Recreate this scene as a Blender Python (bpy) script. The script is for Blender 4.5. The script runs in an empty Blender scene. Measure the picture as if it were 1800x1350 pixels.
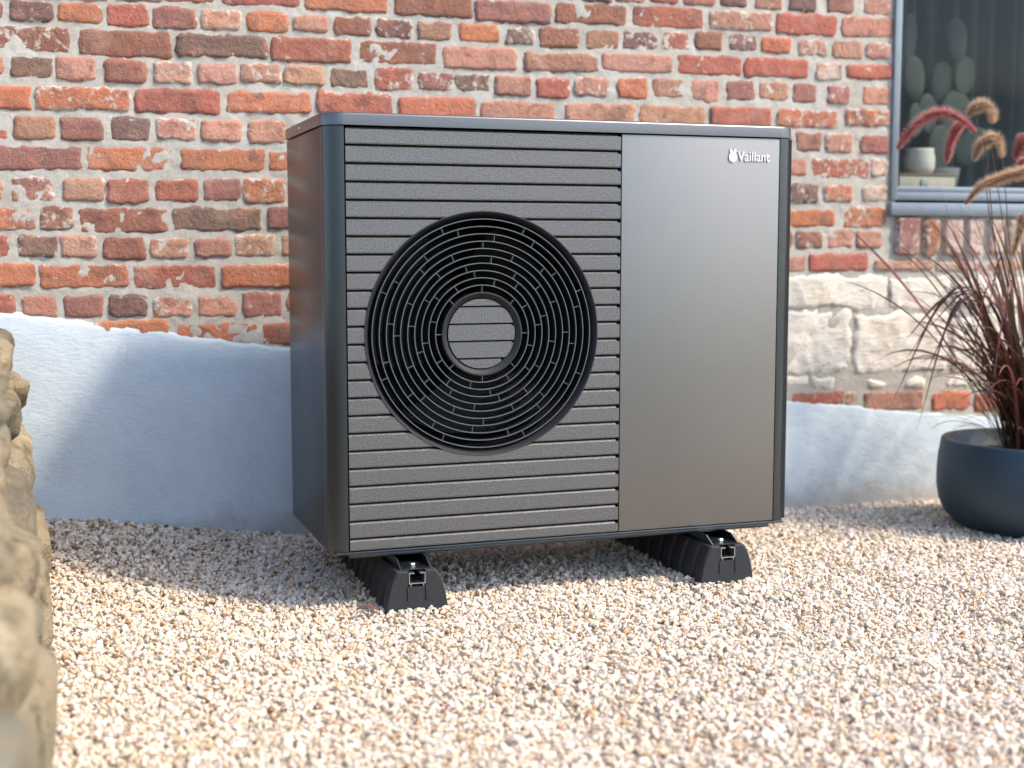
import bpy, bmesh, math, random
import numpy as np
from mathutils import Vector, Matrix, noise as mnoise
random.seed(7); rng = np.random.default_rng(7)
scene = bpy.context.scene
C = scene.collection

# ------------------------------------------------------------------ camera
cam_d = bpy.data.cameras.new('camera'); cam = bpy.data.objects.new('camera', cam_d); C.objects.link(cam)
scene.camera = cam
cam_d.sensor_width = 36; cam_d.lens = 47.626; cam_d.clip_start = .05; cam_d.clip_end = 500
yaw, pitch = math.radians(-19.1758), math.radians(5.7743)
fw = Vector((-math.sin(yaw)*math.cos(pitch), math.cos(yaw)*math.cos(pitch), -math.sin(pitch)))
rt = fw.cross(Vector((0, 0, 1))).normalized(); up = rt.cross(fw)
cam.matrix_world = Matrix(((rt.x, up.x, -fw.x, -.5587), (rt.y, up.y, -fw.y, -2.7749), (rt.z, up.z, -fw.z, .7731), (0, 0, 0, 1)))
cam_d.dof.use_dof = True; cam_d.dof.focus_distance = 2.93; cam_d.dof.aperture_fstop = 2.2

# ------------------------------------------------------------------ sky, sun, exposure
SUN_AZ, SUN_EL = math.radians(52), math.radians(47.5)      # azimuth: right of the wall's normal
to_sun = Vector((math.sin(SUN_AZ)*math.cos(SUN_EL), -math.cos(SUN_AZ)*math.cos(SUN_EL), math.sin(SUN_EL)))
world = bpy.data.worlds.new('World'); scene.world = world; world.use_nodes = True
wn = world.node_tree; wn.nodes.clear()
sky = wn.nodes.new('ShaderNodeTexSky'); sky.sky_type = 'NISHITA'; sky.sun_disc = False
sky.sun_elevation = SUN_EL; sky.sun_rotation = math.pi - SUN_AZ; sky.air_density = 1.0; sky.dust_density = 1.6; sky.ozone_density = 2.8
bg = wn.nodes.new('ShaderNodeBackground'); bg.inputs[1].default_value = .15
wo = wn.nodes.new('ShaderNodeOutputWorld'); wn.links.new(sky.outputs[0], bg.inputs[0]); wn.links.new(bg.outputs[0], wo.inputs[0])
sun_d = bpy.data.lights.new('sun', 'SUN'); sun_d.energy = 2.05; sun_d.angle = math.radians(6); sun_d.color = (1, .87, .70)
sun = bpy.data.objects.new('sun', sun_d); C.objects.link(sun); sun.rotation_euler = to_sun.to_track_quat('Z', 'Y').to_euler(); sun.location = to_sun*20
vs = scene.view_settings; vs.view_transform = 'Standard'; vs.look = 'None'; vs.gamma = 1; vs.use_curve_mapping = False; vs.exposure = 1.28
scene.cycles.use_denoising = True
scene.cycles.max_bounces = 6; scene.cycles.diffuse_bounces = 3; scene.cycles.glossy_bounces = 3; scene.cycles.use_adaptive_sampling = True; scene.cycles.adaptive_threshold = .02; scene.cycles.transparent_max_bounces = 12

# ------------------------------------------------------------------ helpers
def s2l(r, g, b):
    return tuple(((c/255)/12.92 if c/255 <= .04045 else ((c/255+.055)/1.055)**2.4) for c in (r, g, b))
def smooth(t):
    t = np.clip(t, 0, 1); return t*t*(3-2*t)
def vnoise(p, seed=0):
    p = np.asarray(p, float); i = np.floor(p).astype(np.int64); f = p-i; f = f*f*(3-2*f); r = 0
    for dx in (0, 1):
        for dy in (0, 1):
            for dz in (0, 1):
                h = ((i[:, 0]+dx)*374761393+(i[:, 1]+dy)*668265263+(i[:, 2]+dz)*2147483647+seed*1274126177) & 0xffffffff
                h = ((h ^ (h >> 13))*1274126177) & 0xffffffff; h = (h ^ (h >> 16)) & 0xffff
                w = (f[:, 0] if dx else 1-f[:, 0])*(f[:, 1] if dy else 1-f[:, 1])*(f[:, 2] if dz else 1-f[:, 2])
                r = r+w*(h/32767.5-1)
    return r
def fbm(p, seed=0, o=3):
    p = np.asarray(p, float); s = 0; a = 1
    for k in range(o): s = s+a*vnoise(p*2**k, seed+k*17); a *= .5
    return s/1.75
def mesh(name, v, f, mat=None, smooth_=False):
    m = bpy.data.meshes.new(name); m.from_pydata([tuple(x) for x in v], [], [tuple(x) for x in f]); m.update()
    if mat: m.materials.append(mat)
    if smooth_: m.polygons.foreach_set('use_smooth', [True]*len(m.polygons))
    return m
def link(name, me, parent=None, loc=(0, 0, 0), rot=(0, 0, 0)):
    o = bpy.data.objects.new(name, me); C.objects.link(o); o.parent = parent; o.location = loc; o.rotation_euler = rot
    return o
def fixn(m):
    b = bmesh.new(); b.from_mesh(m); bmesh.ops.recalc_face_normals(b, faces=b.faces); b.to_mesh(m); b.free(); m.update()
def obj(name, v, f, mat=None, parent=None, smooth_=False, loc=(0, 0, 0), rot=(0, 0, 0), fix=True):
    m = mesh(name, v, f, mat, smooth_)
    if fix: fixn(m)
    return link(name, m, parent, loc, rot)
def tag(o, label, cat, group=None):
    o['label'] = label; o['category'] = cat
    if group: o['group'] = group
    return o
def empty(name, loc=(0, 0, 0), rz=0):
    o = bpy.data.objects.new(name, None); C.objects.link(o); o.location = loc; o.rotation_euler = (0, 0, rz); o.empty_display_size = .1
    return o
def box(x0, x1, y0, y1, z0, z1):
    v = [(x, y, z) for x in (x0, x1) for y in (y0, y1) for z in (z0, z1)]
    return v, [(0, 1, 3, 2), (4, 6, 7, 5), (0, 4, 5, 1), (2, 3, 7, 6), (0, 2, 6, 4), (1, 5, 7, 3)]
def bevelled(name, b, mat, parent, w=.002, seg=2, rot=(0, 0, 0), loc=(0, 0, 0)):
    v, f = b; m = mesh(name, v, f, mat); bm = bmesh.new(); bm.from_mesh(m)
    bmesh.ops.recalc_face_normals(bm, faces=bm.faces)
    bmesh.ops.bevel(bm, geom=bm.edges[:], offset=w, segments=seg, profile=.5, affect='EDGES')
    bm.to_mesh(m); bm.free(); m.polygons.foreach_set('use_smooth', [True]*len(m.polygons)); m.set_sharp_from_angle(angle=.6)
    return link(name, m, parent, loc, rot)
def join(parts):
    V = []; F = []
    for v, f in parts:
        n = len(V); V += list(v); F += [tuple(i+n for i in q) for q in f]
    return V, F
def prism_xy(poly, z0, z1):
    n = len(poly); v = [(x, y, z0) for x, y in poly]+[(x, y, z1) for x, y in poly]
    return v, [tuple(range(n))[::-1], tuple(range(n, 2*n))]+[(i, (i+1) % n, n+(i+1) % n, n+i) for i in range(n)]
def lathe(prof, n=64):
    v = []; f = []
    for r, z in prof:
        for k in range(n):
            a = 2*math.pi*k/n; v.append((r*math.cos(a), r*math.sin(a), z))
    for j in range(len(prof)-1):
        for k in range(n): f.append((j*n+k, j*n+(k+1) % n, (j+1)*n+(k+1) % n, (j+1)*n+k))
    return v, f
def revolve_y(prof, cx, cz, n=128, a0=0, a1=2*math.pi, closed=True):   # profile (r, y) turned about an axis along Y
    v = []; f = []; m = len(prof)
    for k in range(n):
        a = a0+(a1-a0)*k/n
        for r, y in prof: v.append((cx+r*math.sin(a), y, cz+r*math.cos(a)))
    for k in range(n):
        for j in range(m if closed else m-1):
            f.append((k*m+j, k*m+(j+1) % m, ((k+1) % n)*m+(j+1) % m, ((k+1) % n)*m+j))
    return v, f
def tube(pts, rad, n=6):
    v = []; f = []; pts = [Vector(p) for p in pts]
    for i, p in enumerate(pts):
        t = (pts[min(i+1, len(pts)-1)]-pts[max(i-1, 0)]).normalized(); a = t.orthogonal().normalized(); b = t.cross(a)
        r = rad[i] if hasattr(rad, '__len__') else rad
        for k in range(n):
            c, s = math.cos(2*math.pi*k/n), math.sin(2*math.pi*k/n); v.append(p+a*(r*c)+b*(r*s))
    for i in range(len(pts)-1):
        for k in range(n): f.append((i*n+k, i*n+(k+1) % n, (i+1)*n+(k+1) % n, (i+1)*n+k))
    return v, f+[tuple(range(n))[::-1], tuple(range(len(v)-n, len(v)))]
def spline(P, n):
    P = [Vector(p) for p in P]; P = [2*P[0]-P[1]]+P+[2*P[-1]-P[-2]]; out = []
    m = len(P)-3
    for i in range(n):
        t = i/(n-1)*m; k = min(int(t), m-1); t -= k; a, b, c, d = P[k:k+4]
        out.append(.5*((2*b)+(c-a)*t+(2*a-5*b+4*c-d)*t*t+(3*b-a-3*c+d)*t**3))
    return out

# ------------------------------------------------------------------ materials
class NT:
    def __init__(s, name):
        s.m = bpy.data.materials.new(name); s.m.use_nodes = True; s.t = s.m.node_tree; s.t.nodes.clear()
        s.out = s.t.nodes.new('ShaderNodeOutputMaterial')
    def n(s, typ, ins={}, **props):
        x = s.t.nodes.new('ShaderNode'+typ)
        for k, v in props.items(): setattr(x, k, v)
        for k, v in ins.items(): s.set(x.inputs[k], v)
        return x
    def set(s, sock, v):
        if isinstance(v, bpy.types.NodeSocket): s.t.links.new(v, sock)
        elif isinstance(v, tuple) and len(v) == 3 and sock.type == 'RGBA': sock.default_value = (*v, 1)
        else: sock.default_value = v
    def coord(s, kind='Object', scale=None, add=None):
        o = s.n('TexCoord').outputs[kind]
        if add is not None: o = s.n('VectorMath', {0: o, 1: add}, operation='ADD').outputs[0]
        if scale: o = s.n('VectorMath', {0: o, 1: scale}, operation='MULTIPLY').outputs[0]
        return o
    def noise(s, co, scale, detail=3, rough=.55, dist=0):
        return s.n('TexNoise', {'Vector': co, 'Scale': scale, 'Detail': detail, 'Roughness': rough, 'Distortion': dist}).outputs[0]
    def ramp(s, fac, a, b, c0=(0, 0, 0), c1=(1, 1, 1)):
        r = s.n('ValToRGB', {0: fac}); e = r.color_ramp.elements; e[0].position = a; e[1].position = b; e[0].color = (*c0, 1); e[1].color = (*c1, 1)
        return r.outputs[0]
    def mix(s, fac, a, b, mode='MIX'):
        x = s.n('Mix', data_type='RGBA', blend_type=mode); s.set(x.inputs[0], fac); s.set(x.inputs[6], a); s.set(x.inputs[7], b)
        return x.outputs[2]
    def math(s, op, a, b=0.0):
        return s.n('Math', {0: a, 1: b}, operation=op).outputs[0]
    def bump(s, h, strength=.5, dist=.002, prev=None):
        d = {'Height': h, 'Strength': strength, 'Distance': dist}
        if prev is not None: d['Normal'] = prev
        return s.n('Bump', d).outputs[0]
    def done(s, color, rough=.8, metal=0, normal=None, spec=.5, **kw):
        b = s.n('BsdfPrincipled', {'Base Color': color, 'Roughness': rough, 'Metallic': metal, 'Specular IOR Level': spec, **kw})
        if normal is not None: s.set(b.inputs['Normal'], normal)
        s.t.links.new(b.outputs[0], s.out.inputs[0]); return s.m

def m_brick():
    t = NT('brick'); oi = t.n('ObjectInfo'); rv = t.math('MULTIPLY', oi.outputs['Random'], 57.0)
    off = t.n('CombineXYZ', {0: rv, 1: t.math('MULTIPLY', rv, 1.7), 2: t.math('MULTIPLY', rv, .6)}).outputs[0]
    co = t.coord(add=off); base = oi.outputs['Color']
    blot = t.noise(co, 17, 4, .6, .6)
    c = t.mix(t.math('MULTIPLY', t.ramp(blot, .5, .68), .75), base, s2l(112, 76, 72))
    c = t.mix(t.math('MULTIPLY', t.ramp(t.noise(co, 23, 3, .6, 1.0), .55, .72), .5), c, s2l(196, 118, 84))
    c = t.mix(t.math('MULTIPLY', t.ramp(t.noise(co, 12, 2), .55, .75), .5), c, s2l(186, 146, 130))
    edge = t.n('Attribute', attribute_name='edge').outputs['Fac']
    lm = t.noise(co, 46, 6, .65, .5)
    lf = t.math('ADD', t.math('ADD', lm, t.math('MULTIPLY', edge, .13)), t.math('MULTIPLY', oi.outputs['Alpha'], .16))
    c = t.mix(t.ramp(lf, .66, .76), c, s2l(208, 198, 186))
    c = t.mix(t.ramp(t.noise(co, 95, 4, .7), .62, .72), c, s2l(92, 58, 50))
    c = t.mix(t.math('ADD', t.math('MULTIPLY', t.noise(co, 30, 3, .6), .26), .03), c, s2l(206, 172, 152))
    g = t.noise(co, 420, 3, .7); c = t.mix(.8, c, t.ramp(g, .25, .75, (.62, .62, .62), (1.25, 1.25, 1.25)), 'MULTIPLY')
    h = t.math('ADD', t.noise(co, 85, 5, .65), t.math('MULTIPLY', t.noise(co, 320, 3, .7), .45))
    return t.done(c, .9, 0, t.bump(h, 1.0, .0075), .2)
def m_mortar():
    t = NT('mortar'); co = t.coord()
    c = t.mix(t.ramp(t.noise(co, 7, 5, .6), .35, .7), s2l(182, 176, 164), s2l(201, 196, 186))
    c = t.mix(t.math('MULTIPLY', t.ramp(t.noise(co, 26, 4, .65), .55, .75), .5), c, s2l(150, 140, 122))
    g = t.noise(co, 480, 3, .8); c = t.mix(.7, c, t.ramp(g, .3, .7, (.75, .75, .75), (1.12, 1.12, 1.12)), 'MULTIPLY')
    h = t.math('ADD', t.noise(co, 70, 5, .6), t.math('MULTIPLY', g, .5))
    return t.done(c, .93, 0, t.bump(h, .9, .004), .2)
def m_render():
    t = NT('lime_render'); co = t.coord()
    c = t.mix(t.ramp(t.noise(co, 3.5, 5, .6), .3, .75), s2l(188, 200, 207), s2l(208, 217, 221))  # blue of the shaded plaster put into the base colour of the whole plinth
    c = t.mix(t.math('MULTIPLY', t.ramp(t.noise(t.coord(scale=(1, 1, 2.2)), 22, 5, .7), .6, .78), .4), c, s2l(156, 158, 158))
    z = t.n('SeparateXYZ', {0: t.coord()}).outputs[2]
    dirt = t.ramp(t.math('ADD', t.math('MULTIPLY', z, 5.5), t.math('MULTIPLY', t.noise(co, 9, 5, .7), .9)), .55, 1.15, (1, 1, 1), (0, 0, 0))
    c = t.mix(t.math('MULTIPLY', dirt, .55), c, s2l(142, 128, 112))
    h = t.math('ADD', t.noise(t.coord(scale=(1, 1, 2.4)), 55, 6, .68), t.math('MULTIPLY', t.noise(co, 260, 3, .7), .35))
    vo = t.n('TexVoronoi', {'Vector': t.n('VectorMath', {0: co, 1: t.n('VectorMath', {0: t.n('TexNoise', {'Vector': co, 'Scale': 5.0, 'Detail': 4.0}).outputs[1], 1: (.35, .35, .35)}, operation='MULTIPLY').outputs[0]}, operation='ADD').outputs[0], 'Scale': 2.2}, feature='DISTANCE_TO_EDGE')
    crack = t.math('MULTIPLY', t.ramp(vo.outputs['Distance'], .0, .006, (1, 1, 1), (0, 0, 0)), t.ramp(t.noise(co, 4, 2), .5, .62))
    c = t.mix(t.math('MULTIPLY', crack, .22), c, s2l(120, 118, 114))
    c = t.mix(t.ramp(t.noise(co, 70, 2, .5), .76, .8), c, s2l(130, 126, 118))
    return t.done(c, .92, 0, t.bump(h, .6, .004), .2)
def m_stone():
    t = NT('limestone'); oi = t.n('ObjectInfo'); rv = t.math('MULTIPLY', oi.outputs['Random'], 31.0)
    co = t.coord(add=t.n('CombineXYZ', {0: rv, 1: rv, 2: rv}).outputs[0]); cl = t.coord(scale=(1, 1, 4))
    c = t.mix(t.ramp(t.noise(co, 9, 5, .65), .3, .7), s2l(222, 211, 192), s2l(236, 230, 220))
    c = t.mix(t.math('MULTIPLY', t.ramp(t.noise(cl, 16, 5, .7), .58, .70), .8), c, s2l(176, 138, 92))
    c = t.mix(t.ramp(t.noise(co, 60, 4, .7), .66, .76), c, s2l(140, 124, 104))
    h = t.math('ADD', t.noise(cl, 24, 6, .7), t.math('MULTIPLY', t.noise(co, 140, 4, .7), .5))
    return t.done(c, .92, 0, t.bump(h, .9, .007), .2)
def m_rubble():
    t = NT('rubble_stone'); oi = t.n('ObjectInfo'); rv = t.math('MULTIPLY', oi.outputs['Random'], 31.0)
    co = t.coord(add=t.n('CombineXYZ', {0: rv, 1: rv, 2: rv}).outputs[0])
    c = t.mix(t.ramp(t.noise(co, 7, 5, .65), .35, .68), oi.outputs['Color'], s2l(158, 141, 112))
    c = t.mix(t.math('MULTIPLY', t.ramp(t.noise(co, 15, 5, .7), .48, .66), .85), c, s2l(84, 80, 64))
    c = t.mix(t.ramp(t.noise(co, 19, 3, .6), .68, .76), c, s2l(168, 118, 58))
    h = t.math('ADD', t.noise(co, 22, 6, .7), t.math('MULTIPLY', t.noise(co, 120, 4, .7), .4))
    return t.done(c, .93, 0, t.bump(h, 1.0, .02), .2)
def m_gravel():
    t = NT('gravel'); co = t.coord(); a = t.n('Attribute', attribute_name='stone_col').outputs['Color']
    c = t.mix(.55, a, t.ramp(t.noise(co, 330, 4, .65), .3, .72, (.78, .76, .73), (1.1, 1.09, 1.08)), 'MULTIPLY')
    return t.done(c, .85, 0, t.bump(t.noise(co, 520, 3, .7), .35, .0015), .3)
def m_bed():
    t = NT('gravel_bed'); co = t.coord()
    vo = t.n('TexVoronoi', {'Vector': co, 'Scale': 95.0, 'Randomness': 1.0})
    c = t.ramp(t.n('SeparateXYZ', {0: vo.outputs['Color']}).outputs[0], 0, 1, s2l(176, 154, 130), s2l(222, 212, 198))
    return t.done(c, .9, 0, t.bump(vo.outputs['Distance'], .9, -.006), .2)
def m_added_lawn():
    t = NT('added_lawn'); co = t.coord()
    c = t.mix(t.ramp(t.noise(co, 3, 5, .7), .3, .7), (.03, .055, .015), (.07, .11, .03))
    return t.done(c, .9, 0, t.bump(t.noise(co, 90, 4, .7), 1, .02), .2)
def m_paint(name, col, rough=.42, metal=.75, grain=0, scale=700):
    t = NT(name); co = t.coord(); g = t.noise(co, scale, 2, .8)
    c = t.mix(grain, col, t.ramp(g, .25, .75, (.55, .55, .57), (1.5, 1.5, 1.5)), 'MULTIPLY')
    nb = t.bump(g, .12+grain*.55, .0012)
    r = t.math('ADD', t.math('MULTIPLY', t.noise(co, 5, 4, .6), .08), rough-.04)
    return t.done(c, r, metal, nb, .5)
def m_plain(name, col, rough=.6, metal=0, bump=0, scale=200, var=.12, spec=.5, **kw):
    t = NT(name); co = t.coord(); n_ = t.noise(co, scale*.12, 4, .6)
    c = t.mix(1.0, col, t.ramp(n_, .25, .75, (1-var,)*3, (1+var,)*3), 'MULTIPLY')
    return t.done(c, rough, metal, t.bump(t.noise(co, scale, 3, .7), bump, .002) if bump else None, spec, **kw)
def m_leaf(name, trans=.35, rough=.5):
    t = NT(name); a = t.n('Attribute', attribute_name='leaf_col').outputs['Color']
    p = t.n('BsdfPrincipled', {'Base Color': a, 'Roughness': rough, 'Specular IOR Level': .4}); tr = t.n('BsdfTranslucent', {'Color': a})
    x = t.n('MixShader', {0: trans}); t.t.links.new(p.outputs[0], x.inputs[1]); t.t.links.new(tr.outputs[0], x.inputs[2]); t.t.links.new(x.outputs[0], t.out.inputs[0])
    return t.m
def m_glass():
    t = NT('window_glass'); lw = t.n('LayerWeight', {'Blend': .5}); fac = t.math('ADD', t.math('MULTIPLY', t.math('POWER', lw.outputs['Facing'], 4.0), .5), .012); tr = t.n('BsdfTransparent', {'Color': (.92, .94, .93)}); gl = t.n('BsdfGlossy', {'Roughness': .005})
    x = t.n('MixShader', {0: fac}); t.t.links.new(tr.outputs[0], x.inputs[1]); t.t.links.new(gl.outputs[0], x.inputs[2]); t.t.links.new(x.outputs[0], t.out.inputs[0])
    return t.m
BRICK, MORTAR, RENDER, STONE, RUBBLE = m_brick(), m_mortar(), m_render(), m_stone(), m_rubble()
GRAVEL, BED, ADDED_LAWN, GLASS = m_gravel(), m_bed(), m_added_lawn(), m_glass()
PANEL = m_paint('anthracite_panel', (.252, .242, .23), .42, .9, .05)
SHELL = m_paint('anthracite_shell', (.072, .08, .086), .3, .8, .03)
LID = m_paint('anthracite_lid', (.148, .146, .145), .34, .8, .03)
SLAT = m_paint('textured_slat', (.165, .163, .16), .48, .85, .9, 270)
GRILLE = m_plain('grille_plastic', (.012, .013, .015), .65, 0, .05, 300); RING = m_plain('ring_plastic', (.016, .018, .02), .5, 0, .03, 300); EDGE = m_plain('ring_edge_lit', (.14, .15, .155), .45, .5, .03, 300)  # paler edge tone paints in the sun caught by ring fronts and tabs
CORE = m_plain('dark_core', (.008, .008, .009), .8)
BLADE = m_plain('fan_blade_plastic', (.008, .008, .009), .6)
STEEL = m_plain('galvanised_steel', (.55, .58, .6), .35, 1.0, .05, 150)
DSTEEL = m_plain('painted_steel', (.09, .1, .11), .32, .9, .05, 150)
RUBBER = m_paint('recycled_rubber', (.016, .018, .021), .7, 0, 1.0, 300)
WHITE = m_plain('white_badge', (.85, .85, .86), .35)
BADGE = m_plain('grey_badge', (.45, .45, .47), .4)

# ------------------------------------------------------------------ ground
def gh(x, y):
    x = np.asarray(x, float); y = np.asarray(y, float)
    h = .095*smooth((.35-x)/1.0)*smooth((y-.1)/.65)
    for cx in (.1735, .9085):
        dx = np.maximum(np.abs(x-cx)-.066, 0); dy = np.maximum(np.abs(y-.24)-.3, 0); h = h+.009*np.exp(-(dx*dx+dy*dy)/.0012)
    h = h+.009*vnoise(np.stack([x*1.9, y*1.9, x*0], -1).reshape(-1, 3), 31).reshape(x.shape)*np.clip((-.15-y)*3, 0, 1)
    return h+.005*vnoise(np.stack([x*4.1, y*4.1, x*0], -1).reshape(-1, 3), 5).reshape(x.shape)
xs = np.concatenate([[-60, -20, -6, -3], np.linspace(-2, 3.2, 105), [5, 8, 20, 60]]); ys = np.concatenate([[-60, -20, -8, -5], np.linspace(-4, 1.3, 107), [4, 20, 60]])
gx, gy = np.meshgrid(xs, ys); gz = gh(gx, gy)-.008
nx = len(xs); v = np.stack([gx, gy, gz], -1).reshape(-1, 3)
f = [(j*nx+i, j*nx+i+1, (j+1)*nx+i+1, (j+1)*nx+i) for j in range(len(ys)-1) for i in range(nx-1)]
g = obj('ground', v, f, BED, smooth_=True, fix=False); g['kind'] = 'structure'; g['label'] = 'pale gravel yard'
lw = obj('added_lawn', [(-60, -60, .012), (60, -60, .012), (60, -1.40, .014), (-60, -1.40, .014)], [(0, 1, 2, 3)], ADDED_LAWN, fix=False); lw['kind'] = 'structure'  # unseen dark lawn added so the front panel mirrors darker ground

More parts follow.
